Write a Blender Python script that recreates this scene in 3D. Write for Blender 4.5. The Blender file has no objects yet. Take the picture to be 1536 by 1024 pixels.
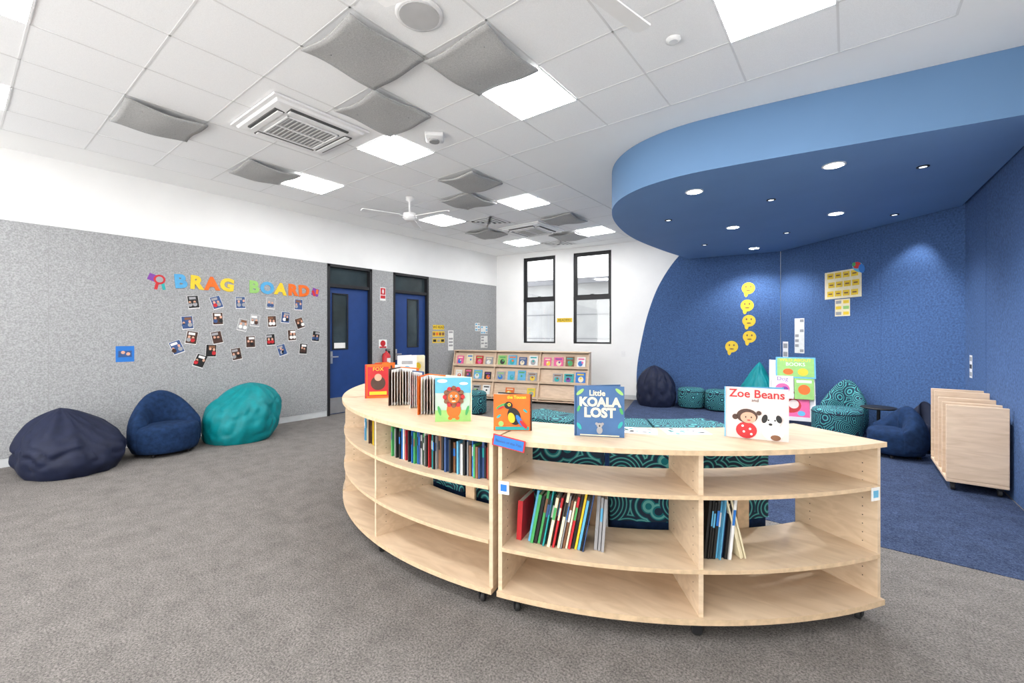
import bpy, math, random
from mathutils import Matrix, Vector, noise
from math import sin, cos, pi, radians, atan2, sqrt
random.seed(7)
scene = bpy.context.scene
COL = scene.collection

# ------------------------------------------------------------------ materials
_m = {}
def mat(name, col, rough=0.6, amt=0.06, scale=8.0, bump=0.0, metal=0.0, emit=0.0, bscale=None, stretch=None, spec=0.4):
    if name in _m: return _m[name]
    m = bpy.data.materials.new(name); m.use_nodes = True
    nt = m.node_tree; bs = nt.nodes["Principled BSDF"]
    tc = nt.nodes.new("ShaderNodeTexCoord"); nz = nt.nodes.new("ShaderNodeTexNoise")
    nz.inputs["Scale"].default_value = scale; nz.inputs["Detail"].default_value = 4
    src = tc.outputs["Object"]
    if stretch:
        mp = nt.nodes.new("ShaderNodeMapping"); mp.inputs["Scale"].default_value = stretch
        nt.links.new(src, mp.inputs["Vector"]); src = mp.outputs["Vector"]
    nt.links.new(src, nz.inputs["Vector"])
    cr = nt.nodes.new("ShaderNodeValToRGB")
    cr.color_ramp.elements[0].position = 0.33; cr.color_ramp.elements[1].position = 0.67
    cr.color_ramp.elements[0].color = tuple(max(0, c*(1-amt)) for c in col)+(1,)
    cr.color_ramp.elements[1].color = tuple(min(1, c*(1+amt)) for c in col)+(1,)
    nt.links.new(nz.outputs["Fac"], cr.inputs["Fac"])
    nt.links.new(cr.outputs["Color"], bs.inputs["Base Color"])
    bs.inputs["Roughness"].default_value = rough
    bs.inputs["Metallic"].default_value = metal
    bs.inputs["Specular IOR Level"].default_value = spec
    if emit:
        bs.inputs["Emission Color"].default_value = tuple(col)+(1,)
        bs.inputs["Emission Strength"].default_value = emit
    if bump:
        bp = nt.nodes.new("ShaderNodeBump"); bp.inputs["Strength"].default_value = bump
        bp.inputs["Distance"].default_value = 0.01
        n2 = nt.nodes.new("ShaderNodeTexNoise"); n2.inputs["Scale"].default_value = bscale or scale
        n2.inputs["Detail"].default_value = 3
        nt.links.new(tc.outputs["Object"], n2.inputs["Vector"])
        nt.links.new(n2.outputs["Fac"], bp.inputs["Height"]); nt.links.new(bp.outputs["Normal"], bs.inputs["Normal"])
    _m[name] = m
    return m

def carpet(name, c1, c2, lo, hi):
    m = bpy.data.materials.new(name); m.use_nodes = True
    nt = m.node_tree; bs = nt.nodes["Principled BSDF"]; N = nt.nodes.new; L = nt.links.new
    tc = N("ShaderNodeTexCoord")
    a = N("ShaderNodeTexNoise"); a.inputs["Scale"].default_value = 100; a.inputs["Detail"].default_value = 5; a.inputs["Roughness"].default_value = 0.8
    b = N("ShaderNodeTexNoise"); b.inputs["Scale"].default_value = 6; b.inputs["Detail"].default_value = 9; b.inputs["Roughness"].default_value = .8
    L(tc.outputs["Object"], a.inputs["Vector"]); L(tc.outputs["Object"], b.inputs["Vector"])
    r = N("ShaderNodeValToRGB"); e = r.color_ramp.elements
    e[0].position = .38; e[0].color = c1+(1,); e[1].position = .63; e[1].color = c2+(1,)
    L(a.outputs["Fac"], r.inputs["Fac"])
    r2 = N("ShaderNodeValToRGB"); r2.color_ramp.elements[0].position = .37; r2.color_ramp.elements[1].position = .63
    r2.color_ramp.elements[0].color = (lo,lo,lo,1); r2.color_ramp.elements[1].color = (hi,hi,hi,1)
    L(b.outputs["Fac"], r2.inputs["Fac"])
    mx = N("ShaderNodeMixRGB"); mx.blend_type = 'MULTIPLY'; mx.inputs[0].default_value = 1
    L(r.outputs["Color"], mx.inputs[1]); L(r2.outputs["Color"], mx.inputs[2]); L(mx.outputs[0], bs.inputs["Base Color"])
    bp = N("ShaderNodeBump"); bp.inputs["Strength"].default_value = .5; bp.inputs["Distance"].default_value = .008
    L(a.outputs["Fac"], bp.inputs["Height"]); L(bp.outputs["Normal"], bs.inputs["Normal"])
    bs.inputs["Roughness"].default_value = .95; bs.inputs["Specular IOR Level"].default_value = .1
    return m

def pattern(name, c1, c2, c3, sc=6.0, fr=50):
    m = bpy.data.materials.new(name); m.use_nodes = True
    nt = m.node_tree; bs = nt.nodes["Principled BSDF"]; N = nt.nodes.new; L = nt.links.new
    tc = N("ShaderNodeTexCoord"); v = N("ShaderNodeTexVoronoi"); v.inputs["Scale"].default_value = sc
    L(tc.outputs["Object"], v.inputs["Vector"])
    mu = N("ShaderNodeMath"); mu.operation = 'MULTIPLY'; mu.inputs[1].default_value = fr
    L(v.outputs["Distance"], mu.inputs[0])
    s = N("ShaderNodeMath"); s.operation = 'SINE'; L(mu.outputs[0], s.inputs[0])
    r = N("ShaderNodeValToRGB"); e = r.color_ramp.elements; r.color_ramp.interpolation = 'CONSTANT'
    e[0].position = 0; e[0].color = c1+(1,); e[1].position = .55; e[1].color = c2+(1,)
    x = r.color_ramp.elements.new(.9); x.color = c3+(1,)
    ad = N("ShaderNodeMath"); ad.operation = 'MULTIPLY_ADD'; ad.inputs[1].default_value = .5; ad.inputs[2].default_value = .5
    L(s.outputs[0], ad.inputs[0]); L(ad.outputs[0], r.inputs["Fac"]); L(r.outputs["Color"], bs.inputs["Base Color"])
    bs.inputs["Roughness"].default_value = .8
    return m

def glassmat(name, tint, fac):
    m = bpy.data.materials.new(name); m.use_nodes = True
    nt = m.node_tree; nt.nodes.clear(); N = nt.nodes.new; L = nt.links.new
    o = N("ShaderNodeOutputMaterial"); t = N("ShaderNodeBsdfTransparent"); t.inputs[0].default_value = tint+(1,)
    g = N("ShaderNodeBsdfGlossy"); g.inputs["Roughness"].default_value = .03
    mx = N("ShaderNodeMixShader"); mx.inputs[0].default_value = fac
    L(t.outputs[0], mx.inputs[1]); L(g.outputs[0], mx.inputs[2]); L(mx.outputs[0], o.inputs[0])
    return m

def wood(name, col):
    m = bpy.data.materials.new(name); m.use_nodes = True
    nt = m.node_tree; bs = nt.nodes["Principled BSDF"]; N = nt.nodes.new; L = nt.links.new
    tc = N("ShaderNodeTexCoord"); mp = N("ShaderNodeMapping"); mp.inputs["Scale"].default_value = (1.3, 5, 9)
    n = N("ShaderNodeTexNoise"); n.inputs["Scale"].default_value = 2.5; n.inputs["Detail"].default_value = 8; n.inputs["Distortion"].default_value = 1.2
    L(tc.outputs["Object"], mp.inputs["Vector"]); L(mp.outputs["Vector"], n.inputs["Vector"])
    r = N("ShaderNodeValToRGB"); e = r.color_ramp.elements
    e[0].position = .3; e[0].color = tuple(c*f for c,f in zip(col,(.86,.82,.78)))+(1,); e[1].position = .7; e[1].color = tuple(min(1,c*1.05) for c in col)+(1,)
    L(n.outputs["Fac"], r.inputs["Fac"]); L(r.outputs["Color"], bs.inputs["Base Color"])
    bs.inputs["Roughness"].default_value = .42; bs.inputs["Specular IOR Level"].default_value = .35
    return m

WHITE = mat("wall_paint_white", (.86,.86,.85), .7, .015, 3)
PLASTER = mat("ceiling_plaster", (.90,.90,.895), .8, .01, 2)
TILE = mat("ceiling_tile", (.90,.905,.91), .9, .04, 160)
TBAR = mat("ceiling_tbar", (.74,.74,.74), .6, .02, 5)
PIN = mat("pinboard_fabric", (.325,.33,.335), .95, .22, 70, bump=.3, bscale=120)
PINSEAM = mat("pinboard_seam", (.26,.26,.26), .9)
BLUEWALL = mat("blue_wall_carpet", (.052,.108,.25), .95, .24, 45, bump=.4, bscale=90)
BLUESEAM = mat("blue_wall_seam", (.03,.07,.18), .95)
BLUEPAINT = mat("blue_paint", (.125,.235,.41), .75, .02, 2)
SOFFIT = mat("blue_paint_bounce_lit", (.165,.29,.52), .75, .02, 2)  # same blue paint, colour lightened to stand in for bounced light on the soffit
FLOORG = carpet("carpet_grey", (.085,.079,.075), (.29,.268,.25), .78, 1.1)
FLOORB = carpet("carpet_blue", (.014,.025,.06), (.08,.108,.19), .72, 1.15)
BLACK = mat("black_metal", (.012,.012,.014), .45)
RUBBER = mat("black_rubber", (.02,.02,.02), .6)
STEEL = mat("steel", (.6,.6,.6), .35, metal=.9)
WOOD = wood("birch_ply", (.67,.525,.37))
WOODE = mat("birch_edge", (.60,.44,.28), .5, .12, 30)
WOODPINK = wood("birch_ply_pink", (.70,.54,.395))
DOORBLUE = mat("door_blue", (.012,.045,.18), .5)
SKIRT = mat("skirting_grey", (.55,.57,.58), .5)
NAVY = mat("navy_fabric", (.009,.013,.036), .6, .15, 12, bump=.3, bscale=10, spec=.25)
TEAL = mat("teal_fabric", (.0,.19,.21), .5, .12, 10, bump=.3, bscale=10, spec=.25)
BLUEF = mat("blue_velour", (.010,.027,.075), .9, .25, 20, bump=.2, bscale=40, spec=.15)
DARKF = mat("dark_fabric", (.010,.014,.034), .85)
PAT = pattern("teal_pattern_fabric", (.006,.022,.05), (.0,.16,.19), (.11,.40,.39))
PLASTW = mat("white_plastic", (.82,.82,.82), .4, .01)
GREYP = mat("grey_grille", (.30,.30,.30), .5)
SLAT = mat("grille_slat", (.5,.5,.5), .5)
DGREY = mat("dark_slot", (.08,.08,.08), .6)
BAFF = mat("acoustic_felt", (.40,.40,.395), .95, .16, 120)
PANEL = mat("led_diffuser", (1,1,1), .5, .0, emit=24)
LAMP = mat("downlight_lens", (1,.98,.95), .5, .0, emit=60)
LENS = mat("small_lens",(.9,.95,1),.3,.0,emit=2.0)
PAPER = mat("paper_white", (.78,.77,.75), .7, .03, 30)
PAGES = mat("book_pages", (.72,.68,.60), .8, .08, 200)
GLASS = glassmat("window_glass", (.96,.98,.98), .06)
DGLASS = mat("door_glass_dark", (.04,.055,.06), .12, .3, 2)
def C(n, *c, r=.45): return mat("colour_"+n, c, r, .05, 20)
RED=C("red",.50,.022,.028); ORG=C("orange",.74,.14,.014); YEL=C("yellow",.77,.53,.03); GRN=C("green",.06,.34,.1)
BLU=C("blue",.02,.16,.52); SKY=C("sky",.11,.40,.62); PNK=C("pink",.75,.11,.30); PUR=C("purple",.19,.05,.31)
BRN=C("brown",.2,.09,.045); SKIN=C("skin",.65,.36,.25); BLK=C("black",.015,.015,.015); WHT=C("white",.77,.77,.75)
TEA=C("teal",.02,.34,.34); CRM=C("cream",.77,.69,.48); DBL=C("darkblue",.04,.085,.22); LGR=C("lightgreen",.28,.52,.15)
GRY=C("grey",.32,.32,.33); LPK=C("palepink",.72,.60,.57); KBL=C("koalablue",.048,.125,.28); MNT=C("mint",.42,.56,.46); DBR=C("darkbrown",.07,.035,.025)
PALETTE=[RED,ORG,YEL,GRN,BLU,SKY,PNK,PUR,BRN,WHT,TEA,CRM,DBL,LGR,GRY,BLK]

# ------------------------------------------------------------------ mesh builder
def T(x,y,z): return Matrix.Translation((x,y,z))
def RZ(d): return Matrix.Rotation(radians(d),4,'Z')
def RX(d): return Matrix.Rotation(radians(d),4,'X')
def RY(d): return Matrix.Rotation(radians(d),4,'Y')
class MB:
    def __init__(s, name):
        s.name=name; s.v=[]; s.f=[]; s.fm=[]; s.fs=[]; s.mats=[]
    def mi(s, m):
        if m not in s.mats: s.mats.append(m)
        return s.mats.index(m)
    def add(s, vs, fs, m, smooth=False, M=None):
        o=len(s.v); i=s.mi(m)
        for p in vs:
            p=Vector(p)
            s.v.append(tuple(M@p) if M is not None else tuple(p))
        for f in fs:
            s.f.append([k+o for k in f]); s.fm.append(i); s.fs.append(smooth)
    def box(s,x0,x1,y0,y1,z0,z1,m,M=None):
        vs=[(x0,y0,z0),(x1,y0,z0),(x1,y1,z0),(x0,y1,z0),(x0,y0,z1),(x1,y0,z1),(x1,y1,z1),(x0,y1,z1)]
        s.add(vs,[(0,3,2,1),(4,5,6,7),(0,1,5,4),(1,2,6,5),(2,3,7,6),(3,0,4,7)],m,False,M)
    def lathe(s,prof,m,M=None,n=32,smooth=True):
        vs=[];fs=[]
        for r,z in prof:
            for i in range(n):
                a=2*pi*i/n; vs.append((r*cos(a),r*sin(a),z))
        for j in range(len(prof)-1):
            for i in range(n):
                k=(i+1)%n; fs.append((j*n+i,j*n+k,(j+1)*n+k,(j+1)*n+i))
        s.add(vs,fs,m,smooth,M)
        if prof[0][0]>1e-4: s.add([(prof[0][0]*cos(2*pi*i/n),prof[0][0]*sin(2*pi*i/n),prof[0][1]) for i in range(n)],[tuple(range(n))[::-1]],m,False,M)
        if prof[-1][0]>1e-4: s.add([(prof[-1][0]*cos(2*pi*i/n),prof[-1][0]*sin(2*pi*i/n),prof[-1][1]) for i in range(n)],[tuple(range(n))],m,False,M)
    def cyl(s,r,z0,z1,m,M=None,n=24): s.lathe([(r,z0),(r,z1)],m,M,n)
    def prism(s,poly,z0,z1,m,mc=None,M=None,smooth=False):
        n=len(poly); vs=[(x,y,z0) for x,y in poly]+[(x,y,z1) for x,y in poly]
        s.add(vs,[(i,(i+1)%n,n+(i+1)%n,n+i) for i in range(n)],m,smooth,M)
        s.add([(x,y,z0) for x,y in poly],[tuple(range(n))[::-1]],mc or m,False,M)
        s.add([(x,y,z1) for x,y in poly],[tuple(range(n))],mc or m,False,M)
    def arc(s,cx,cy,r0,r1,a0,a1,z0,z1,m,me=None,n=24):
        vs=[]
        for i in range(n+1):
            a=radians(a0+(a1-a0)*i/n)
            for r,z in ((r0,z0),(r1,z0),(r1,z1),(r0,z1)): vs.append((cx+r*cos(a),cy+r*sin(a),z))
        f1=[];f2=[]
        for i in range(n):
            a=i*4;b=a+4
            f1+=[(a,a+1,b+1,b),(a+2,a+3,b+3,b+2)]
            f2+=[(a+1,a+2,b+2,b+1),(a+3,a,b,b+3)]
        f2+=[(3,2,1,0),(n*4,n*4+1,n*4+2,n*4+3)]
        s.add(vs,f1,m); s.add(vs,f2,me or m)
    def loft(s,rings,m,M=None,cap=True,closed=True,smooth=True):
        n=len(rings[0]); vs=[p for r in rings for p in r]; fs=[]
        for j in range(len(rings)-1):
            for i in range(n if closed else n-1):
                k=(i+1)%n; fs.append((j*n+i,j*n+k,(j+1)*n+k,(j+1)*n+i))
        if cap:
            fs.append(tuple(range(n))[::-1]); fs.append(tuple((len(rings)-1)*n+i for i in range(n)))
        s.add(vs,fs,m,smooth,M)
    # flat art in a frame whose -Y faces the viewer
    def ell(s,x,z,rx,rz,m,off,M,n=20,th=.0015,rot=0):
        ca,sa=cos(radians(rot)),sin(radians(rot))
        P=[(x+rx*cos(2*pi*i/n)*ca-rz*sin(2*pi*i/n)*sa, z+rx*cos(2*pi*i/n)*sa+rz*sin(2*pi*i/n)*ca) for i in range(n)]
        vs=[(a,-off-th,b) for a,b in P]+[(a,-off,b) for a,b in P]
        s.add(vs,[tuple(range(n))]+[(i,(i+1)%n,n+(i+1)%n,n+i) for i in range(n)],m,False,M)
    def card(s,x,z,w,h,m,off,M,th=.0015,rot=0):
        s.box(-w/2,w/2,-off-th,-off,-h/2,h/2,m,M@T(x,0,z)@RY(rot))
    def text(s,st,x,z,size,m,off,M,ext=.001,bold=0.0,rot=0):
        cu=bpy.data.curves.new("tmp_txt",'FONT'); cu.body=st; cu.size=size; cu.align_x='CENTER'; cu.align_y='CENTER'
        cu.extrude=ext; cu.offset=bold; cu.resolution_u=3
        ob=bpy.data.objects.new("tmp_txt",cu); COL.objects.link(ob)
        bpy.context.view_layer.update()
        me=bpy.data.meshes.new_from_object(ob.evaluated_get(bpy.context.evaluated_depsgraph_get()))
        MM=M@T(x,-off,z)@RY(rot)@RX(90)
        s.add([tuple(v.co) for v in me.vertices],[tuple(p.vertices) for p in me.polygons],m,False,MM)
        bpy.data.objects.remove(ob); bpy.data.curves.remove(cu); bpy.data.meshes.remove(me)
    def done(s,bevel=0,subs=0,recalc=True,loc=None):
        me=bpy.data.meshes.new(s.name)
        off=Vector(loc) if loc else Vector((0,0,0))
        me.from_pydata([tuple(Vector(p)-off) for p in s.v],[],s.f)
        for m in s.mats: me.materials.append(m)
        for p,i,sm in zip(me.polygons,s.fm,s.fs): p.material_index=i; p.use_smooth=sm
        me.validate()
        if recalc:
            import bmesh
            bm=bmesh.new(); bm.from_mesh(me)
            bmesh.ops.recalc_face_normals(bm,faces=bm.faces); bm.to_mesh(me); bm.free()
        ob=bpy.data.objects.new(s.name,me); COL.objects.link(ob); ob.location=off
        if bevel:
            md=ob.modifiers.new("bevel",'BEVEL'); md.width=bevel; md.segments=2; md.limit_method='ANGLE'; md.angle_limit=radians(50)
        if subs:
            md=ob.modifiers.new("sub",'SUBSURF'); md.levels=subs; md.render_levels=subs
        return ob

CH=3.49
ML=T(-7.3,0,0)@RZ(90)              # left wall frame (local x = world y)
MBK=T(-7.3,8.82,0)@RZ(7.07)        # back wall frame
MD=T(-1.0,9.60,0)@RZ(-45)          # angled blue wall
MR=T(1.12,7.48,0)@RZ(-88.97)       # right wall
BL=6.35                            # back wall length

# ------------------------------------------------------------------ room shell
b=MB("floor"); b.box(-7.6,1.6,-3,10.1,-.12,0,FLOORG); b.done()
def spline(pts,k=8):
    out=[]
    P=[pts[0]]+pts+[pts[-1]]
    for i in range(1,len(P)-2):
        p0,p1,p2,p3=[Vector(q) for q in P[i-1:i+3]]
        for j in range(k):
            t=j/k
            q=.5*((2*p1)+(-p0+p2)*t+(2*p0-5*p1+4*p2-p3)*t*t+(-p0+3*p1-3*p2+p3)*t**3)
            out.append((q.x,q.y))
    out.append(pts[-1]); return out
cp=spline([(1.18,3.88),(.2,3.9),(-.8,3.95),(-1.6,4.2),(-2.2,4.7),(-2.65,5.5),(-3.05,6.8),(-3.4,8.1),(-3.72,9.24)])
b=MB("floor_carpet_inlay"); b.prism(cp+[(-1.0,9.58),(1.10,7.46)],0,.004,FLOORB); b.done()

b=MB("wall_left")
D1=(4.108,5.02); D2=(5.518,6.457)
for x0,x1 in ((-3,D1[0]),(D1[1],D2[0]),(D2[1],9.0)): b.box(x0,x1,0,.15,0,2.7,WHITE,ML)
b.box(-3,9.0,0,.15,2.7,CH,WHITE,ML)
for x0,x1 in ((-3,D1[0]-.0),(D1[1],D2[0]),(D2[1],8.78)):
    b.box(x0,x1,-.02,0,.10,2.70,PIN,ML)
for x in (-1.2,0.0,.72,1.9,3.05,7.6):
    b.box(x-.0015,x+.0015,-.0205,-.015,.10,2.70,PINSEAM,ML)
b.done()
b=MB("wall_corridor"); b.box(-3,9.0,.45,.5,0,CH,WHITE,ML); b.done()
b=MB("baseboard_left")
for x0,x1 in ((-3,D1[0]),(D1[1],D2[0]),(D2[1],8.78)): b.box(x0,x1,-.014,-.001,0,.098,SKIRT,ML)
b.done()

b=MB("wall_back")
W=[(.80,1.687),(2.156,3.078)]; WZ=(1.21,3.36)
b.box(0,BL,0,.2,0,WZ[0],WHITE,MBK); b.box(0,BL,0,.2,WZ[1],CH,WHITE,MBK)
for x0,x1 in ((0,W[0][0]),(W[0][1],W[1][0]),(W[1][1],BL)): b.box(x0,x1,0,.2,WZ[0],WZ[1],WHITE,MBK)
# curved-edge blue carpet finish
arcp=spline([(3.66,0),(3.66,.7),(3.79,1.46),(3.93,2.0),(4.145,2.53),(4.5,3.05),(5.0,3.48)],6)
poly=arcp+[(6.34,3.48),(6.34,0)]
n=len(poly)
b.add([(x,-.012,z) for x,z in poly],[tuple(range(n))],BLUEWALL,False,MBK)
b.add([(x,-.012,z) for x,z in poly]+[(x,0,z) for x,z in poly],[(i,(i+1)%n,n+(i+1)%n,n+i) for i in range(n)],BLUEWALL,False,MBK)
b.box(5.2,5.203,-.0135,-.012,0,3.0,BLUESEAM,MBK)
b.done()
b=MB("baseboard_back"); b.box(.02,3.64,-.012,-.001,0,.098,SKIRT,MBK); b.done()
b=MB("wall_corner"); b.box(0,3.0,0,.15,0,CH,BLUEWALL,MD)
for x in (.75,1.95): b.box(x,x+.003,-.0015,0,0,3.0,BLUESEAM,MD)
b.done()
b=MB("wall_right"); b.box(0,2.83,0,.15,0,CH,BLUEWALL,MR); b.box(2.83,10.5,0,.15,0,CH,WHITE,MR)
b.box(.9,.903,-.0015,0,0,3.0,BLUESEAM,MR); b.done()

b=MB("ceiling"); b.box(-7.6,1.6,-3,10.1,CH,CH+.12,PLASTER)
b.box(-6.65,.55,-2.67,3.93,CH-.004,CH,TILE); b.box(-6.65,-3.05,3.93,8.73,CH-.004,CH,TILE)
for k in range(13):
    x=.55-.6*k; y1=8.73 if x<=-3.04 else 3.93
    b.box(x-.007,x+.007,-2.67,y1,CH-.006,CH-.003,TBAR)
for k in range(20):
    y=8.73-.6*k; x1=-3.05 if y>3.94 else .55
    b.box(-6.65,x1,y-.007,y+.007,CH-.006,CH-.003,TBAR)
b.done()

bp=spline([(1.165,4.66),(.2,4.53),(-.83,4.40),(-1.42,4.40),(-1.92,4.60),(-2.3,5.02),(-2.58,5.75),(-2.75,6.8),(-2.72,8.1),(-2.6,9.36)])
b=MB("ceiling_bulkhead")
full=bp+[(-1.0,9.56),(1.09,7.47)]
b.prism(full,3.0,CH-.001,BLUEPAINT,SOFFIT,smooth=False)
for p in range(len(b.fs)):
    if p<len(bp)-1: b.fs[p]=True
b.done()

# ------------------------------------------------------------------ windows
for i,(x0,x1) in enumerate(W):
    b=MB("window_%d"%(i+1)); z0,z1=WZ; t=.05
    y0,y1=.03,.10
    b.box(x0,x0+t,y0,y1,z0,z1,BLACK,MBK); b.box(x1-t,x1,y0,y1,z0,z1,BLACK,MBK)
    b.box(x0,x1,y0,y1,z0,z0+t,BLACK,MBK); b.box(x0,x1,y0,y1,z1-t,z1,BLACK,MBK)
    b.box(x0,x1,y0-.01,y1,2.25,2.33,BLACK,MBK)
    for a in ((x0+t,x0+t+.03,2.33,z1-t),(x1-t-.03,x1-t,2.33,z1-t),(x0+t,x1-t,2.33,2.37),(x0+t,x1-t,z1-t-.03,z1-t)):
        b.box(a[0],a[1],y0+.01,y1-.01,a[2],a[3],BLACK,MBK)
    b.box(x0-.0,x1,.0,.03,z0,z0+.012,WHITE,MBK)
    b.box(x0+t,x1-t,.062,.068,z0+t,z1-t,GLASS,MBK)
    b.box((x0+x1)/2-.04,(x0+x1)/2+.04,.012,.03,2.36,2.38,BLACK,MBK)
    b.done()
EXT=mat("exterior_render",(.36,.36,.37),.9,.12,1.2); EXT2=mat("exterior_trim",(.2,.2,.22),.8)
b=MB("neighbouring_building")
b.box(-2,9,2.2,2.6,-.5,2.9,EXT,MBK); b.box(-2,9,2.05,2.7,2.9,3.05,EXT2,MBK)
for z in (.6,1.3,2.0,2.5): b.box(-2,9,2.19,2.2,z,z+.02,EXT2,MBK)
b.done()

# ------------------------------------------------------------------ doors
for i,((x0,x1),g) in enumerate(((D1,(4.246,4.537)),(D2,(5.925,6.21)))):
    b=MB("door_%d"%(i+1)); f=.05
    b.box(x0,x0+f,-.03,.13,0,2.7,BLACK,ML); b.box(x1-f,x1,-.03,.13,0,2.7,BLACK,ML)
    b.box(x0,x1,-.03,.13,2.65,2.7,BLACK,ML); b.box(x0+f,x1-f,-.02,.13,2.29,2.35,BLACK,ML)
    b.box(x0+f,x1-f,.06,.07,2.35,2.65,DGLASS,ML)
    lx0,lx1=x0+f+.004,x1-f-.004
    b.box(lx0,g[0],.04,.085,.01,2.285,DOORBLUE,ML); b.box(g[1],lx1,.04,.085,.01,2.285,DOORBLUE,ML)
    b.box(g[0],g[1],.04,.085,.01,1.18,DOORBLUE,ML); b.box(g[0],g[1],.04,.085,2.175,2.285,DOORBLUE,ML)
    b.box(g[0],g[1],.06,.066,1.18,2.175,DGLASS,ML)
    for a in ((g[0]-.015,g[0]+.01),(g[1]-.01,g[1]+.015)): b.box(a[0],a[1],.033,.04,1.165,2.19,BLACK,ML)
    b.box(g[0]-.01,g[1]+.01,.033,.04,1.165,1.185,BLACK,ML); b.box(g[0]-.01,g[1]+.01,.033,.04,2.17,2.19,BLACK,ML)
    b.box(lx0+.0,lx1,.036,.04,.02,.30,STEEL,ML)
    hx=lx0+.06
    b.box(hx-.02,hx+.02,.034,.04,.92,1.14,STEEL,ML); b.box(hx-.008,hx+.11,-.005,.008,1.03,1.05,STEEL,ML); b.box(hx-.008,hx+.008,0,.036,1.03,1.05,STEEL,ML)
    if i==0: b.card((g[0]+g[1])/2,1.24,.22,.1,PAPER,-.055,ML)
    b.done(bevel=.002)

# signage near doors
b=MB("fire_point_sign"); b.card(5.27,2.24,.13,.26,WHT,.021,ML); b.card(5.27,2.29,.11,.13,RED,.023,ML); b.card(5.27,2.18,.11,.06,RED,.023,ML)
b.ell(5.27,2.29,.02,.045,WHT,.025,ML); b.done()
b=MB("fire_extinguisher")
ME=ML@T(5.29,-.105,.04)
b.lathe([(.0,.70),(.07,.70),(.078,.72),(.078,.98),(.055,1.03),(.02,1.05),(.02,1.08),(.0,1.08)],RED,ME)
b.box(-.012,.06,-.02,.02,1.07,1.085,BLK,ME); b.box(-.012,.08,-.015,.015,1.1,1.11,BLK,ME); b.box(-.012,.0,-.015,.015,1.07,1.11,BLK,ME)
b.box(.05,.075,-.02,.01,.83,1.07,BLK,ME); b.card(0,.88,.08,.12,WHT,.078,ME)
b.box(-.03,.03,.06,.084,.78,1.02,BLK,ME)
b.done()
b=MB("extinguisher_sign"); b.card(5.27,1.255,.19,.17,WHT,.021,ML); b.ell(5.27,1.265,.06,.06,RED,.023,ML); b.card(5.27,1.19,.16,.03,RED,.023,ML); b.done()

# ------------------------------------------------------------------ brag board
b=MB("brag_board_lettering")
SKYB=C("letterblue",.08,.34,.60)
L=[("B",1.971,SKYB),("R",2.155,YEL),("A",2.345,ORG),("G",2.54,YEL),("B",2.907,LGR),("O",3.103,SKYB),("A",3.308,YEL),("R",3.501,ORG),("D",3.69,ORG)]
for k,(c,y,m) in enumerate(L): b.text(c,y,2.17,.245,m,.024,ML,ext=.006,bold=.013,rot=(k*7%11)-5)
b.done()
b=MB("ribbon_rosette"); b.ell(1.74,2.18,.065,.065,RED,.022,ML,n=12); b.ell(1.74,2.18,.04,.04,GRY,.025,ML); b.card(1.71,2.10,.035,.11,RED,.0215,ML,rot=12); b.card(1.78,2.10,.035,.11,TEA,.0215,ML,rot=-12)
b.card(1.67,2.2,.1,.09,PUR,.0212,ML,rot=20)
b.done()
b=MB("paper_decoration"); b.card(3.89,2.17,.12,.13,PUR,.021,ML,rot=15); b.card(3.86,2.15,.04,.1,RED,.024,ML,rot=-20); b.card(3.92,2.18,.04,.08,ORG,.024,ML,rot=8); b.done()
PH=[(2.12,1.90),(2.405,1.91),(2.72,1.925),(3.155,1.94),(3.6,1.94),(2.05,1.61),(2.42,1.675),(2.75,1.59),(2.925,1.66),(3.175,1.65),(3.385,1.72),(3.62,1.63),(2.10,1.40),(2.41,1.40),(3.49,1.43),(3.90,1.41),(1.93,1.27),(2.335,1.21),(2.86,1.33),(3.155,1.36),(3.33,1.19),(3.68,1.20),(2.2,1.07),(2.665,1.15)]
b=MB("pinned_photos")
for y,z in PH:
    r=random.uniform(-22,22); M2=ML@T(y,0,z)@RY(r)@Matrix.Scale(1.12,4)
    b.card(0,0,.120,.162,WHT,.0188,M2); b.card(0,.003,.112,.15,random.choice([GRY,BLK,DBR,BLK,DBL,DBR]),.0205,M2)
    b.card(random.uniform(-.02,.02),.05,.07,.03,random.choice([GRY,PAPER,BRN]),.0215,M2)
    for sx in (-.025,.025):
        q=random.uniform(-.015,.015)
        b.ell(sx+q,.012+q,.014,.018,SKIN,.0228,M2,n=10); b.ell(sx+q,-.028,.024,.026,random.choice([RED,DBL,WHT,DBR,GRY,BLK]),.0228,M2,n=10)
b.done()
b=MB("blue_photo_print"); b.card(1.39,1.20,.18,.20,BLU,.0208,ML); b.card(1.39,1.2,.13,.08,DBL,.0225,ML); b.ell(1.37,1.22,.02,.02,SKIN,.0242,ML); b.ell(1.42,1.2,.02,.02,SKIN,.0242,ML); b.done()

def poster(name,M,x,z,w,h,bg,rows,cols,cs,off=.001,title=None):
    b=MB(name); b.card(x,z,w,h,bg,off,M)
    for r in range(rows):
        for c in range(cols):
            b.card(x-w/2+w*(c+.5)/cols,z-h/2+h*(r+.5)/rows,w/cols*.75,h/rows*.55,random.choice(cs),off+.002,M)
    if title: b.text(title,x,z,h*.8,BLK,off+.004,M)
    b.done()
poster("yellow_wall_chart",ML,6.75,1.60,.34,.1,YEL,1,1,[YEL],.021,"WE READ")
poster("yellow_wall_chart",ML,6.75,1.45,.36,.12,YEL,1,4,[ORG,BRN],.021)
poster("yellow_wall_chart",ML,6.75,1.30,.36,.1,YEL,1,3,[BLK,GRY],.021)
poster("notice_sheet",ML,7.13,1.3,.17,.46,WHT,6,1,[GRY,WHT],.021)
poster("notice_sheet",ML,8.05,1.62,.18,.2,WHT,3,2,[SKY,GRY],.021)
poster("notice_sheet",ML,8.30,1.55,.26,.2,WHT,3,3,[GRY,SKY,WHT],.021)
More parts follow.
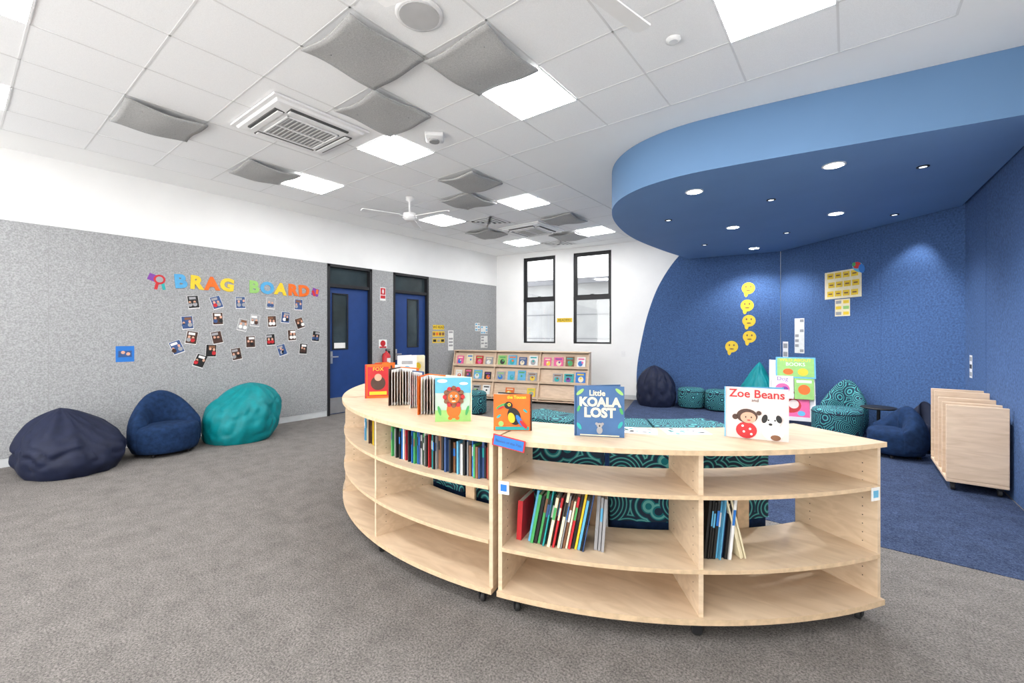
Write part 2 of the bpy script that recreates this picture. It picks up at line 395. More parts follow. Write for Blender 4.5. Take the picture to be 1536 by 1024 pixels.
poster("notice_sheet",ML,8.30,1.25,.26,.3,WHT,4,2,[GRY,WHT,SKY],.021)
poster("readers_sign",MBK,1.93,1.78,.40,.1,YEL,1,1,[YEL],.001,"READERS")
b=MB("light_switch"); b.card(3.35,1.0,.08,.12,PLASTW,.0,MBK,th=.01); b.card(3.35,1.0,.02,.03,WHT,.01,MBK,th=.004); b.done()

# blue wall items
b=MB("smiley_faces")
for x,z in ((5.81,2.34),(5.79,2.005),(5.82,1.707),(5.83,1.395),(5.52,1.2)):
    b.ell(x,z,.115,.115,YEL,.013,MBK); b.ell(x-.04,z-.10,.035,.07,YEL,.0131,MBK)
    for sx in (-.04,.04): b.ell(x+sx,z+.03,.014,.02,BRN,.0155,MBK,n=10)
    b.ell(x,z-.045,.04,.012,BRN,.0155,MBK,n=12)
b.done()
b=MB("reading_poster")
b.card(1.32,2.24,.66,.44,CRM,.001,MD)
for r in range(3):
    for c in range(4):
        b.card(1.10+.145*c+(r%2)*.02,2.39-.145*r,.12,.09,YEL,.003,MD); b.card(1.10+.145*c+(r%2)*.02,2.39-.145*r,.07,.02,BRN,.005,MD)
b.done()
b=MB("paper_parrot")
b.ell(1.60,2.47,.11,.07,SKY,.007,MD,rot=-30); b.ell(1.58,2.50,.07,.05,RED,.009,MD,rot=-10); b.ell(1.66,2.44,.05,.07,BLU,.010,MD,rot=20); b.ell(1.53,2.52,.03,.03,GRN,.011,MD); b.done()
poster("small_poster",MD,1.32,1.87,.27,.27,CRM,3,2,[LGR,GRY,YEL],.001)
poster("notice_sheet",MD,.45,1.42,.22,.62,WHT,7,2,[GRY,WHT],.001)
poster("intercom_panel",MD,.12,1.0,.13,.62,PLASTW,4,1,[GRY,BLK],.001)
poster("intercom_panel",MR,.28,1.08,.12,.26,PLASTW,3,1,[GRY,BLK],.001)

# ------------------------------------------------------------------ ceiling fittings
def light_panel(x,y):
    b=MB("ceiling_light_panel"); h=.29
    b.box(x-h,x+h,y-h,y+h,CH-.012,CH-.0085,PANEL)
    for a in ((x-.3,x-h,y-.3,y+.3),(x+h,x+.3,y-.3,y+.3),(x-h,x+h,y-.3,y-h),(x-h,x+h,y+h,y+.3)):
        b.box(a[0],a[1],a[2],a[3],CH-.016,CH-.0085,PLASTW)
    b.done()
for y in (-2.37,.03,3.03):  # rear row is unseen behind the camera, added to light the room evenly
    for x in (-.35,-2.15,-3.95,-5.75): light_panel(x,y)
for y in (5.43,7.83):
    for x in (-3.95,-5.75): light_panel(x,y)

def baffle(x,y,rot):
    b=MB("acoustic_ceiling_baffle"); n=14; top=[];bot=[]
    for j in range(n+1):
        for i in range(n+1):
            u=-1+2*i/n; v=-1+2*j/n
            px=.302*u*(1-.04*(1-v*v)); py=.302*v*(1-.04*(1-u*u))
            z=-.013*cos(pi*u*.95)+.014*sin(pi*v*.85)*u
            bot.append((px,py,z-.014)); top.append((px,py,z))
    g=lambda i,j:j*(n+1)+i; N=(n+1)**2; fs=[]
    for j in range(n):
        for i in range(n):
            fs.append((g(i,j),g(i,j+1),g(i+1,j+1),g(i+1,j)))
            fs.append((N+g(i,j),N+g(i+1,j),N+g(i+1,j+1),N+g(i,j+1)))
    for k in range(n):
        fs+=[(g(k,0),g(k+1,0),N+g(k+1,0),N+g(k,0)),(g(k,n),N+g(k,n),N+g(k+1,n),g(k+1,n)),(g(0,k),N+g(0,k),N+g(0,k+1),g(0,k+1)),(g(n,k),g(n,k+1),N+g(n,k+1),N+g(n,k))]
    M=T(x,y,CH-.045)@RZ(rot)
    b.add(bot+top,fs,BAFF,True,M)
    for sx,sy in ((-.16,-.16),(.16,.16),(-.16,.16),(.16,-.16)): b.cyl(.004,-.014,.037,STEEL,M@T(sx,sy,0),8)
    b.done(loc=(x,y,CH-.045))
for x,y,r in ((-2.75,1.83,0),(-2.15,2.43,90),(-3.35,2.43,0),(-5.15,1.23,90),(-5.75,2.43,90),(-3.95,4.23,0),(-4.55,4.83,90),(-5.75,6.63,0),(-3.95,6.63,90),(-4.55,7.83,0)):
    baffle(x,y,r)

def aircon(x,y):
    b=MB("ceiling_air_conditioner"); M=T(x,y,CH)
    b.box(-.46,.46,-.46,.46,-.03,-.009,PLASTW,M)
    b.lathe([(.60,-.03),(.58,-.05),(.40,-.062)],PLASTW,M@RZ(45),4,False)
    b.box(-.24,.24,-.24,.24,-.068,-.055,GREYP,M)
    for k in range(12):
        v=-.215+.039*k; b.box(-.23,.23,v-.006,v+.006,-.074,-.066,SLAT,M)
    for a in ((-.25,-.235,-.25,.25),(.235,.25,-.25,.25),(-.25,.25,-.25,-.235),(-.25,.25,.235,.25),(-.008,.008,-.24,.24)): b.box(a[0],a[1],a[2],a[3],-.078,-.064,PLASTW,M)
    for a in range(4):
        M2=M@RZ(90*a)
        b.box(-.28,.28,-.375,-.29,-.0665,-.045,DGREY,M2); b.box(-.275,.275,-.35,-.30,-.078,-.066,PLASTW,M2)
    b.done(bevel=.002)
aircon(-4.25,2.13); aircon(-4.85,6.93)

def fan(x,y,a0,R=.70):
    b=MB("ceiling_fan"); M=T(x,y,0)
    b.lathe([(0,CH-.009),(.06,CH-.009),(.055,CH-.06),(.015,CH-.08),(.015,3.26),(.09,3.24),(.10,3.17),(.06,3.13),(0,3.13)],PLASTW,M)
    for k in range(3):
        M2=M@T(0,0,3.19)@RZ(a0+120*k)@RX(10)
        b.box(.08,.18,-.02,.02,-.004,.004,PLASTW,M2)
        b.prism([(.16,-.045),(R-.02,-.06),(R,-.03),(R,.03),(R-.02,.05),(.16,.045)],-.004,.004,PLASTW,None,M2)
    b.done()
fan(-5.15,4.2,10); fan(-1.115,1.6,77,.85)
b=MB("ceiling_speaker"); b.lathe([(.15,CH-.0085),(.15,CH-.018),(.135,CH-.022)],PLASTW,T(-2.15,1.83,0)); b.cyl(.125,CH-.026,CH-.02,SLAT,T(-2.15,1.83,0)); b.done()
b=MB("smoke_detector"); b.lathe([(.05,CH-.0085),(.05,CH-.02),(.03,CH-.03)],PLASTW,T(-.95,3.05,0)); b.done()
b=MB("wireless_access_point"); b.lathe([(.13,CH-.0085),(.13,CH-.04),(.08,CH-.06)],PLASTW,T(-3.35,3.05,0),4); b.cyl(.05,CH-.075,CH-.055,GREYP,T(-3.35,3.05,0)); b.done(bevel=.01)
for x,y in ((-5.15,6.0),(-5.15,8.4)):
    b=MB("ceiling_air_diffuser"); M=T(x,y,CH)
    for k in range(4):
        o=.28-.065*k; i=o-.04; z=-.010-.006*k
        for a in range(4): b.box(-o,o,-o,-i,z-.006,z+.001,PLASTW,M@RZ(90*a))
    b.box(-.28,.28,-.28,.28,-.0095,-.0085,DGREY,M); b.done()

# soffit downlights
def downlight(x,y,big):
    z=3.0; r=.075 if big else .03
    b=MB("recessed_downlight"); M=T(x,y,0)
    b.lathe([(r+.018,z-.0005),(r+.018,z-.006),(r,z-.008),(r,z-.002)],PLASTW if big else BLACK,M)
    b.cyl(r,z-.005,z-.001,LAMP if big else LENS,M); ob=b.done()
    if big:
        l=bpy.data.lights.new("downlight_beam",'SPOT'); l.energy=130; l.spot_size=radians(130); l.spot_blend=.6; l.shadow_soft_size=.05; l.color=(.95,.97,1)
        lo=bpy.data.objects.new("downlight_beam",l); COL.objects.link(lo); lo.location=(x,y,z-.03); lo.parent=ob
for x,y in ((-1.32,4.96),(-.1,4.96),(-.12,6.97),(-1.32,6.97),(-1.34,8.90)): downlight(x,y,True)
for x,y in ((-.7,5.8),(.55,5.5),(.48,7.5),(-.74,7.84),(-1.97,8.04),(-1.93,5.99)): downlight(x,y,False)
l=bpy.data.lights.new("wall_washer_beam",'SPOT'); l.energy=45; l.spot_size=radians(80); l.spot_blend=.5; l.shadow_soft_size=.03; l.color=(.9,.95,1)
lo=bpy.data.objects.new("wall_washer_beam",l); COL.objects.link(lo); lo.location=(.62,7.55,2.97); lo.rotation_euler=(radians(12),radians(8),0)

# ------------------------------------------------------------------ curved bookshelves
SX,SY=-2.05,4.28; RO,RI=2.60,2.14
TZ=.912
def panel(b,a,z0,z1,m,r0=RI,r1=RO-.02,th=.022):
    M=T(SX,SY,0)@RZ(a); b.box(r0,r1,-th/2,th/2,z0,z1,m,M)
def caster(b,x,y,ztop,a=0):
    M=T(x,y,0)@RZ(a)
    b.lathe([(.0,-.012),(.024,-.012),(.027,-.008),(.027,.008),(.024,.012),(0,.012)],RUBBER,M@T(0,0,.027)@RX(90),16)
    for s in (-.018,.018): b.box(-.02,.02,s-.002,s+.002,.02,.065,BLACK,M)
    b.box(-.02,.02,-.02,.02,.062,.07,BLACK,M); b.cyl(.008,.07,ztop,STEEL,M,10)
def shelf_unit(a0,a1,levels,back_lo):
    b=MB("curved_bookshelf")
    g=.25; am=(a0+a1)/2
    b.arc(SX,SY,RI-.03,RO+.005,a0+g*.3,a1-g*.3,TZ-.024,TZ,WOOD,WOODE)
    b.arc(SX,SY,RI,RO,a0+g,a1-g,.09,.118,WOOD,WOODE)
    for z in levels: b.arc(SX,SY,RI+.03,RO-.01,a0+g+.5,a1-g-.5,z-.02,z,WOOD,WOODE)
    for a in (a0+g+.25,a1-g-.25,am): panel(b,a,.118,TZ-.024,WOOD)
    b.arc(SX,SY,RI,RI+.012,a0+g,a1-g,.118,back_lo,WOOD)
    for q in ((a0+am)/2,(a1+am)/2):
        b.arc(SX,SY,RI+.0,RI+.018,q-1.0,q+1.0,back_lo,levels[0]-.02,WOOD,WOODE,n=3)
    for a in (a0+g+.25,a1-g-.25,am):
        for s in (-1,1):
            for rr in (RI+.09,RO-.09):
                for k in range(14):
                    M=T(SX,SY,0)@RZ(a)@T(rr,s*.0112,.2+.045*k)@RX(90); b.cyl(.003,-.0006,.0006,BLK,M,6)
    for a in (a0+2.2,a1-2.2,am):
        for rr in (RI+.09,RO-.07):
            caster(b,SX+rr*cos(radians(a)),SY+rr*sin(radians(a)),.09,a*3)
    b.done()
U1=(-76.9,-32.0); U2=(-122.0,-77.1); U3=(-167.0,-122.2)
shelf_unit(*U1,[.695,.345],.31)
shelf_unit(*U2,[.655,.37],.34)
shelf_unit(*U3,[.655,.37],.34)

def book_row(name,a0,a1,z,hmin,hmax,rs,lean=0,tmin=.006,tmax=.017,cols=PALETTE):
    b=MB(name); a=a0
    while a<a1:
        t=random.uniform(tmin,tmax); h=random.uniform(hmin,hmax); d=random.uniform(.15,.2); c=random.choice(cols)
        rr=rs-random.uniform(0,.03); dz=t*abs(sin(radians(lean)))
        M=T(SX,SY,0)@RZ(a)@T(rr,0,z+.001+dz)@RX(-lean)
        b.box(-d,0,0,.0015,0,h,c,M); b.box(-d,0,t-.0015,t,0,h,c,M); b.box(-.002,0,0,t,0,h,c,M)
        b.box(-d+.004,-.002,.0015,t-.0015,.003,h-.004,PAGES,M)
        if random.random()<.6: b.box(0,.0005,.001,t-.001,h*.55,h*.8,random.choice(cols),M)
        a+=(t/cos(radians(lean))+.0025)/rr*180/pi
    b.done()
COOL=[DBL,BLU,TEA,BLK,GRY,GRN,RED,WHT,BLK,DBL,SKY,BRN,BLK]
MIX=[RED,DBR,YEL,GRN,BLU,SKY,BLK,DBL,BRN,WHT,TEA,CRM,DBL,GRY,BLK,WHT]
book_row("shelved_books",-97.5,-79.0,.655,.17,.215,2.52,0,cols=COOL)
book_row("shelved_books",-110,-101,.655,.15,.2,2.5,0,cols=MIX)
book_row("shelved_books",-75.3,-74.7,.345,.20,.22,2.5,3,tmin=.025,tmax=.03,cols=[RED])
book_row("shelved_books",-73.8,-66.8,.345,.25,.32,2.5,11,cols=MIX)
book_row("shelved_books",-65.7,-64.8,.345,.27,.28,2.48,4,tmin=.012,tmax=.02,cols=[GRY,SKY])
book_row("shelved_books",-53.3,-50.6,.345,.28,.32,2.5,6,cols=[DBL,WHT,BLU,BLK,SKY])
book_row("shelved_books",-49.2,-48.4,.345,.27,.30,2.5,-14,tmin=.008,tmax=.012,cols=[RED,CRM,PUR])

def disp_book(name,loc,yaw,w,h,cover,art,spread=28,spine_right=False,leaves=3,back=None,leafm=None):
    b=MB(name); M=T(*loc)@RZ(yaw)
    s=-1 if spine_right else 1
    def leaf(ang,m,th,ww,hh):
        M2=M@T(-s*w/2,0,0)@RZ(s*ang)
        x0,x1=(0,ww) if s==1 else (-ww,0)
        b.box(x0,x1,-th,0,.001+(h-hh)/2,.001+hh,m,M2)
        return M2
    leaf(0,cover,.004,w,h); leaf(spread,back or cover,.004,w,h)
    for k in range(leaves):
        lm=(leafm[k%len(leafm)] if leafm else (PAGES if k%2 else PAPER))
        M2=leaf(spread*(k+1)/(leaves+1),PAPER,.002,w*.97,h*.97)
        if leafm:
            x0,x1=(w*.05,w*.92) if s==1 else (-w*.92,-w*.05)
            b.box(x0,x1,-.003,.001,h*.08,h*.9,lm,M2)
            q0,q1=(x0+(x1-x0)*.3,x0+(x1-x0)*.75)
            b.box(q0,q1,-.004,.002,h*.3,h*.62,leafm[(k+1)%len(leafm)],M2)
    b.box(-.006,.006,-.004,.008,.001,h,back or cover,M@T(-s*w/2,0,0))
    for a in art:
        if a[0]=='e': b.ell(a[1]*w,a[2]*h,a[3]*w,a[4]*w,a[5],.004+.0015*a[6],M,rot=a[7] if len(a)>7 else 0)
        elif a[0]=='c': b.card(a[1]*w,a[2]*h,a[3]*w,a[4]*h,a[5],.004+.0015*a[6],M)
        else: b.text(a[1],a[2]*w,a[3]*h,a[4]*w,a[5],.004+.0015*a[6],M,ext=.0006,bold=a[7] if len(a)>7 else 0)
    b.done()
disp_book("picture_book_koala",(-1.045,2.12,TZ),25,.255,.268,KBL,[
 ('t',"Little",-.05,.86,.16,CRM,1,.001),('t',"KOALA",0,.68,.255,CRM,1,.003),('t',"LOST",0,.47,.27,CRM,1,.003),
 ('e',-.4,.88,.1,.035,LGR,1,40),('e',.4,.9,.1,.035,LGR,1,-40),('e',-.43,.55,.07,.03,GRN,1,70),('e',.44,.52,.07,.03,GRN,1,-70),('e',.42,.25,.08,.035,TEA,1,60),('e',-.42,.2,.08,.035,TEA,1,-60),
 ('e',0,.13,.06,.075,GRY,1),('e',0,.23,.06,.05,GRY,2),('e',-.06,.26,.028,.028,GRY,2),('e',.06,.26,.028,.028,GRY,2),('e',0,.22,.014,.02,BLK,3),
 ('c',0,.03,.8,.02,CRM,1)],22)
disp_book("picture_book_girl_and_dog",(-.375,2.56,TZ),9,.285,.265,LPK,[
 ('t',"Zoe Beans",0,.88,.205,RED,1,.001),('t',"and",-.02,.76,.08,DBR,1,.0),
 ('e',-.16,.17,.17,.15,RED,1),('e',-.15,.45,.17,.13,DBR,2),('e',-.13,.42,.125,.10,SKIN,3),('e',-.17,.43,.011,.015,BLK,4),('e',-.08,.43,.011,.015,BLK,4),('e',-.12,.37,.03,.01,RED,4),('e',-.34,.42,.05,.05,DBR,2),('e',.04,.52,.04,.04,DBR,2),
 ('e',-.2,.14,.02,.02,WHT,2),('e',-.1,.2,.02,.02,WHT,2),('e',-.22,.25,.02,.02,WHT,2),('e',-.08,.1,.02,.02,WHT,2),
 ('e',.26,.17,.17,.14,WHT,1),('e',.24,.38,.14,.12,WHT,2),('e',.13,.42,.045,.08,BLK,3,-15),('e',.35,.43,.045,.07,BLK,3,15),('e',.22,.32,.03,.022,BLK,3),('e',.29,.40,.014,.016,BLK,3),('e',.19,.40,.014,.016,BLK,3),('e',.3,.07,.08,.05,BRN,2)],20,back=SKY)
disp_book("picture_book_toucan",(-1.50,1.95,TZ),36,.21,.205,ORG,[
 ('e',.05,.40,.17,.24,BLK,1,20),('e',-.1,.7,.11,.1,BLK,2),('e',-.28,.68,.16,.05,GRN,2,25),('e',-.3,.64,.1,.025,RED,3,25),('e',-.08,.72,.045,.045,YEL,3),('e',-.08,.72,.018,.018,BLK,4),('e',-.02,.36,.09,.14,YEL,2,15),('e',.2,.28,.06,.18,BLU,2,30),('e',.3,.18,.045,.14,RED,3,40),('e',-.36,.4,.07,.03,TEA,1,40),('e',.35,.55,.07,.03,TEA,1,-40),
 ('c',0,.07,.9,.09,TEA,1),('e',-.3,.2,.07,.07,LGR,2),('t',"the Toucan",.12,.92,.11,YEL,1,.001)],26,back=BLK,spine_right=True)
lion=[('c',0,.13,1,.26,LGR,1),('c',0,.82,1,.34,SKY,1),('e',-.3,.92,.14,.05,WHT,2),('e',.3,.86,.12,.04,WHT,2),('e',.02,.27,.2,.24,ORG,2)]
for k in range(12):
    a=2*pi*k/12; lion.append(('e',.02+.2*cos(a),.56+.165*sin(a),.11,.085,BRN if k%2 else RED,3,math.degrees(a)))
lion+= [('e',.02,.56,.2,.2,BRN,4),('e',.02,.55,.155,.16,ORG,5),('e',-.05,.58,.03,.035,WHT,6),('e',.09,.58,.03,.035,WHT,6),('e',-.05,.58,.014,.018,BLK,7),('e',.09,.58,.014,.018,BLK,7),('e',.02,.52,.04,.028,DBR,6),('e',.02,.465,.06,.02,CRM,6),
 ('e',-.08,.08,.06,.05,ORG,3),('e',.12,.08,.06,.05,ORG,3),('e',-.38,.25,.04,.14,GRN,2,15),('e',.4,.25,.04,.14,GRN,2,-15)]
disp_book("picture_book_lion",(-1.95,1.93,TZ),42,.22,.275,MNT,lion,42,spine_right=True,back=CRM,leaves=6)
B4=[DBR,BRN,GRY,SKIN,CRM]
# open books standing at the left end, leaves fanned towards the room
disp_book("picture_book_open_fan",(-2.33,2.02,TZ),-62,.20,.26,ORG,[],60,leaves=9,back=ORG,leafm=[CRM,GRY,SKIN,BRN])
disp_book("picture_book_open_fan",(-2.58,2.12,TZ),-45,.15,.265,WHT,[],40,leaves=6,back=DBL,leafm=[RED,WHT,GRY])
disp_book("picture_book_open_fan",(-2.80,2.14,TZ),-62,.22,.28,DBR,[],62,leaves=10,back=ORG,leafm=B4)
disp_book("picture_book_open_fan",(-3.16,2.24,TZ),54,.20,.285,ORG,[('c',0,.5,.86,.86,RED,1),('e',0,.45,.3,.3,DBR,2),('e',0,.62,.15,.15,SKIN,3),('c',0,.15,.7,.1,YEL,2),('t',"FOX",0,.86,.22,YEL,2)],50,leaves=9,back=RED,leafm=B4)
disp_book("picture_book_open_fan",(-3.36,2.46,TZ),58,.17,.28,ORG,[('e',0,.5,.3,.3,YEL,1),('c',0,.85,.7,.12,DBR,1),('e',0,.45,.14,.2,BRN,2)],45,leaves=7,back=ORG,leafm=B4)
disp_book("picture_book_white",(-4.24,3.42,TZ),45,.22,.28,WHT,[('c',0,.7,.6,.15,GRY,1),('e',0,.4,.2,.2,SKY,1)],50,leaves=6)
disp_book("picture_book_white",(-4.33,3.66,TZ),30,.18,.27,CRM,[('e',0,.5,.25,.25,YEL,1)],45,leaves=5,back=WHT)
disp_book("picture_book_white",(-4.05,3.10,TZ),50,.16,.19,PAPER,[('e',0,.5,.2,.25,BRN,1)],45,leaves=5,back=SKY)
b=MB("activity_sheets")
for x,y,r in ((-.95,2.37,20),(-.72,2.52,35)):
    M=T(x,y,TZ+.0005)@RZ(r); b.box(-.12,.12,-.08,.08,0,.0015,PAPER,M)
    for k in range(16): b.cyl(random.uniform(.006,.014),.0016,.0024,random.choice([TEA,BLK,GRY]),M@T(random.uniform(-.09,.09),random.uniform(-.06,.06),0),10)
b.done()
b=MB("shelf_label")
M=T(SX,SY,0)@RZ(-75.0)@T(RO+.012,0,TZ-.012)@RZ(90)@RY(8)
b.box(-.09,.09,-.003,0,-.03,.03,RED,M); b.box(-.082,.082,-.0045,-.003,-.025,.025,BLU,M); b.text("Stories of the Past",0,0,.020,DBL,.005,M,ext=.0005); b.done()
for a,z,c in ((-75.8,.66,BLU),(-33.6,.655,SKY)):
    b=MB("shelf_sticker"); M=T(SX,SY,0)@RZ(a)@T(RO-.008,0,z)@RZ(90); b.box(-.03,.03,-.003,0,-.033,.033,WHT,M); b.card(0,0,.035,.035,c,.003,M); b.done()

# ------------------------------------------------------------------ curved benches
def bench(cx,cy,r0,r1,a0,a1,h=.46,zb=.26,back=None):
    b=MB("curved_bench"); n=3; st=(a1-a0)/n
    for k in range(n):
        A0=a0+k*st+.4; A1=a0+(k+1)*st-.4
        b.arc(cx,cy,r0+.02,r1-.02,A0,A1,.035,zb,BLUEF,n=14); b.arc(cx,cy,r0,r1,A0,A1,zb,h,PAT,n=14)
        if back: b.arc(cx,cy,r1-.13,r1,A0,A1,h,back,PAT,n=14)
        for a in (A0+4,A1-4):
            for r in (r0+.08,r1-.08): b.cyl(.02,.005,.035,BLACK,T(cx+r*cos(radians(a)),cy+r*sin(radians(a)),0),10)
    b.done(bevel=.015)
bench(SX,SY,1.50,2.08,-120,-36,.48,.35,.76)
bench(-2.6,6.2,1.60,2.12,-108,-36,.50)

# ------------------------------------------------------------------ bean bags and chairs
def beanbag(name,x,y,rx,ry,h,tip,m,seed,pw=1.7,rot=0,z0=.0,lump=.2,ex=.62):
    b=MB(name); nu,nv=96,44; rings=[]
    for j in range(nv+1):
        t=j/nv; zf=(1-cos(pi*t))/2; zf=min(max(zf,0),1)
        if zf<.30: r=sqrt(max(0,1-((.30-zf)/.30)**2*.30))
        else: r=max(.0,(1-((zf-.30)/.70)**pw))**ex
        r=max(r,.03); ring=[]
        for i in range(nu):
            a=2*pi*i/nu
            w=1+.05*sin(6*a+seed+2*zf)*zf**1.5+.04*sin(11*a+seed*2-3*zf)*zf**2
            nn=noise.noise(Vector((cos(a)*1.3+seed,sin(a)*1.3,zf*1.8)))
            n2=noise.noise(Vector((cos(a)*4+seed,sin(a)*4,zf*5)))
            n3=1-abs(noise.noise(Vector((cos(a)*2.6+seed*2,sin(a)*2.6,zf*3.2))))*2
            rr=r*(w+lump*nn*(.3+zf)+.06*n2-.06*max(0,n3-.7)*4*min(1,zf*3))
            cx=tip[0]*zf**1.2; cy=tip[1]*zf**1.2
            zz=h*zf*(1+.10*nn*(1-zf)) if zf>.1 else h*zf
            ring.append((cx+rx*rr*cos(a),cy+ry*rr*sin(a),max(zz,0)+.001))
        rings.append(ring)
    M=T(x,y,z0)@RZ(rot)
    b.loft(rings,m,M)
    b.done(loc=(x,y,z0),recalc=True)
beanbag("navy_beanbag",-6.60,.83,.50,.43,.66,(-.10,-.08),NAVY,1.3,1.8,ex=.72)
beanbag("teal_beanbag",-6.70,2.48,.46,.46,.76,(-.06,.18),TEAL,4.1,2.4)
beanbag("navy_beanbag",-3.1,8.83,.40,.38,.80,(-.05,.05),NAVY,2.2,1.9,z0=.005,ex=.7)
beanbag("teal_beanbag",-1.33,9.0,.35,.33,.94,(.06,.02),TEAL,3.7,1.05,z0=.005,ex=.82)

def tub_chair(name,x,y,R,seat,top,yaw,m,z0=.0):
    b=MB(name); M=T(x,y,z0)@RZ(yaw)      # back toward local +y
    b.lathe([(0,.03),(R-.05,.03),(R-.015,.06),(R-.01,seat-.06),(R-.03,seat-.02),(R-.08,seat),(0,seat+.005)],m,M,40)
    rings=[]; K=30
    for k in range(K+1):
        th=radians(-112+224*k/K); q=max(0,cos(th*.78))**.75
        H=seat-.03+(top-seat+.03)*q; e=.10+.14*q
        def P(r,z): return (r*sin(th),r*cos(th),z)
        lean=.10*q
        rings.append([P(R-.005,.035),P(R+.005,seat*.6),P(R,seat),P(R-lean*.5,(seat+H)/2),P(R-lean-.02,H-.03),P(R-lean-.06,H),P(R-lean-e*.6,H-.03),P(R-e-.03,(seat+H)/2),P(R-e-.03,seat-.01),P(R-e,.1)])
    b.loft(rings,m,M)
    for a in (45,135,225,315): b.cyl(.02,.001,.03,BLACK,M@RZ(a)@T(R*.7,0,0),10)
    b.done(subs=1,loc=(x,y,z0))
tub_chair("blue_tub_chair",-6.66,1.65,.36,.37,.76,95,BLUEF)
tub_chair("blue_tub_chair",.46,6.93,.29,.33,.60,-60,BLUEF,.005)
tub_chair("navy_tub_chair",.72,7.42,.22,.35,.62,-45,DARKF,.005)
tub_chair("patterned_tub_chair",-.05,8.09,.29,.38,.78,-20,PAT,.005)
def ottoman(x,y,r,h,z0=.005):
    b=MB("patterned_ottoman"); M=T(x,y,z0)
    b.lathe([(0,.02),(r-.02,.02),(r,.04),(r,h-.05),(r-.012,h-.015),(r-.04,h),(0,h+.006)],PAT,M,40)
    b.lathe([(r+.001,h-.06),(r+.006,h-.054),(r+.001,h-.048)],DARKF,M,40)
    for a in (45,135,225,315): b.cyl(.02,0.001,.02,BLACK,M@RZ(a)@T(r*.7,0,0),10)
    b.done(loc=(x,y,z0))
ottoman(-2.45,8.98,.25,.38); ottoman(-1.94,8.98,.25,.38); ottoman(-.12,7.48,.29,.43)
ottoman(-5.45,5.9,.25,.40,0); ottoman(-6.5,5.5,.25,.40,0)
b=MB("black_side_table"); M=T(.33,7.72,.004)
b.lathe([(0,.44),(.19,.44),(.2,.45),(.19,.46),(0,.46)],BLACK,M); b.cyl(.02,.02,.44,BLACK,M); b.lathe([(0,.001),(.14,.001),(.14,.012),(.02,.03)],BLACK,M); b.done()

# ------------------------------------------------------------------ book display rack (back wall)
MK=T(-7.10,6.90,0)@RZ(16.5)
XF=Matrix(((0,0,1,0),(1,0,0,0),(0,1,0,0),(0,0,0,1)))
b=MB("book_display_rack"); Lr=3.12
for k in range(4):
    x=k*(Lr-.02)/3
    b.prism([(0,0.07),(.42,.07),(.42,1.06),(.26,1.06),(0,.12)],x,x+.02,WOODPINK,None,MK@XF)
b.box(0,Lr,.40,.42,.07,1.06,WOODPINK,MK); b.box(0,Lr,.0,.42,.05,.07,WOODPINK,MK); b.box(0,Lr,.22,.44,1.06,1.08,WOODPINK,MK)
tiers=[(.02,.09),(.10,.41),(.18,.73)]
for y,z in tiers:
    b.box(.02,Lr-.02,y,y+.12,z,z+.015,WOODPINK,MK); b.box(.02,Lr-.02,y-.012,y,z,z+.05,WOODPINK,MK)
    b.box(.02,Lr-.02,0,.012,0,.30,WOODPINK,MK@T(0,y+.05,z)@RX(-14))
for x in (.1,1.0,1.95,2.9):
    for y in (.07,.36): b.cyl(.025,.001,.05,RUBBER,MK@T(x,y,0),12)
b.done()
b=MB("displayed_picture_books")
for ti,(y,z) in enumerate(tiers):
    for k in range(3):
        x=k*1.035+.16
        for c in range(4):
            if random.random()<(.4,.12,.06)[ti]: continue
            w=random.choice([.16,.18,.2]); h=random.uniform(.19,.25); m1,m2,m3=random.sample(PALETTE,3)
            if random.random()<.45: m1=random.choice([WHT,CRM,YEL,SKY,BRN,GRY])
            M=MK@T(x+c*.24,y+.042,z+.017)@RX(-14)
            b.box(-w/2,w/2,-.012,0,0,h,m1,M); b.ell(random.uniform(-.02,.02),h*.4,w*.28,h*.25,m2,.012,M,n=12); b.card(0,h*.82,w*.7,h*.12,m3,.012,M)
            b.ell(random.uniform(-.03,.03),h*.5,w*.12,h*.1,m3,.014,M,n=10)
b.done()

# big-book stand in the blue nook
MS=T(-.73,8.42,.005)@RZ(8)
b=MB("big_book_stand")
for x in (-.31,.29): b.prism([(-.28,0.03),(.28,.03),(.28,.1),(.02,1.02),(-.02,1.02),(-.28,.1)],x,x+.02,PLASTW,None,MS@XF)
b.box(-.31,.31,0,.01,0,.95,PLASTW,MS@T(0,-.25,.1)@RX(-15)); b.box(-.31,.31,-.30,-.22,.09,.11,PLASTW,MS); b.box(-.31,.31,-.31,-.30,.09,.15,PLASTW,MS)
b.box(-.31,.31,-.20,-.10,.48,.495,PLASTW,MS)
for x in (-.27,.27):
    for y in (-.22,.22): b.cyl(.02,.001,.03,RUBBER,MS@T(x,y,0),10)
M=MS@T(0,-.265,.12)@RX(-15)
b.box(-.27,.23,-.015,0,0,.42,PNK,M); b.ell(-.02,.2,.14,.12,RED,.015,M); b.ell(.02,.22,.07,.07,LPK,.0175,M); b.card(-.02,.36,.36,.05,WHT,.015,M); b.ell(-.15,.1,.05,.05,YEL,.0175,M); b.ell(.12,.08,.05,.04,SKY,.0175,M)
M=MS@T(0,-.225,.42)@RX(-15)
b.box(-.28,.02,-.015,0,0,.36,WHT,M); b.text("Dog",-.13,.31,.09,PUR,.016,M); b.ell(-.13,.15,.1,.09,PNK,.015,M); b.ell(-.1,.14,.05,.05,PUR,.0175,M)
b.box(.03,.29,-.012,0,0,.33,LGR,M); b.ell(.16,.15,.08,.08,ORG,.012,M); b.card(.16,.28,.2,.04,WHT,.012,M)
M=MS@T(0,-.13,.74)@RX(-15)
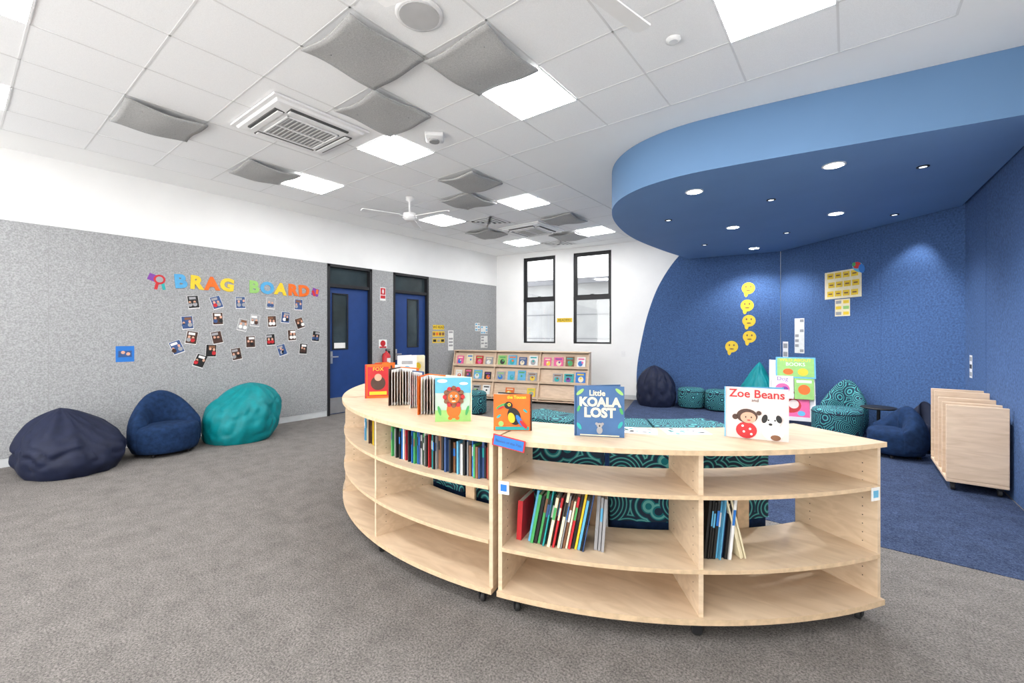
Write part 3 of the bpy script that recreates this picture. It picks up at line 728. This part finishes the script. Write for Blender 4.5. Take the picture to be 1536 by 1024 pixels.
b.box(-.22,.32,-.012,0,0,.34,SKY,M); b.card(.05,.17,.50,.30,LGR,.012,M); b.text("WILD ABOUT",.05,.29,.07,YEL,.015,M); b.text("BOOKS",.05,.22,.08,WHT,.015,M); b.ell(-.05,.1,.07,.05,ORG,.0145,M); b.ell(.15,.1,.07,.06,YEL,.0145,M)
b.done()

# rolling big-book trolley: end panels with divider panels between
b=MB("wooden_book_trolley"); x0,x1=.725,1.125; Z=.004
b.box(x0,x1,5.68,6.62,.085,.115,WOODPINK)
for y,h in ((5.68,.80),(5.90,.80),(6.12,.82),(6.36,.86),(6.595,.86)): b.box(x0,x1,y,y+.026,.115,h,WOODPINK)
b.box(x1-.022,x1,5.706,6.595,.115,.70,WOODPINK)
for y in (5.74,6.54):
    for x in (x0+.05,x1-.05):
        M=T(x,y,Z); b.lathe([(0,-.015),(.03,-.015),(.032,-.01),(.032,.01),(.03,.015),(0,.015)],RUBBER,M@T(0,0,.033)@RY(90),16); b.box(-.022,.022,-.025,.025,.06,.081,BLACK,M)
b.done(bevel=.008)

# ------------------------------------------------------------------ world, camera
w=bpy.data.worlds.new("overcast_sky"); scene.world=w; w.use_nodes=True
nt=w.node_tree; bg=nt.nodes["Background"]
tc=nt.nodes.new("ShaderNodeTexCoord"); sp=nt.nodes.new("ShaderNodeSeparateXYZ"); cr=nt.nodes.new("ShaderNodeValToRGB")
nt.links.new(tc.outputs["Generated"],sp.inputs[0]); nt.links.new(sp.outputs["Z"],cr.inputs["Fac"]); nt.links.new(cr.outputs["Color"],bg.inputs["Color"])
cr.color_ramp.elements[0].color=(1,.985,.97,1); cr.color_ramp.elements[1].color=(.93,.96,1,1)
bg.inputs["Strength"].default_value=3.8
cam=bpy.data.cameras.new("camera"); co=bpy.data.objects.new("camera",cam); COL.objects.link(co)
co.location=(0,0,1.46); co.rotation_euler=(radians(90),0,radians(37.6))
cam.sensor_width=36; cam.lens=36*654/1536; cam.shift_y=-12/1536; cam.clip_start=.05
scene.camera=co
try:
    scene.view_settings.view_transform='Standard'; scene.view_settings.look='None'
    scene.view_settings.exposure=0.2
except Exception as e: print(e)
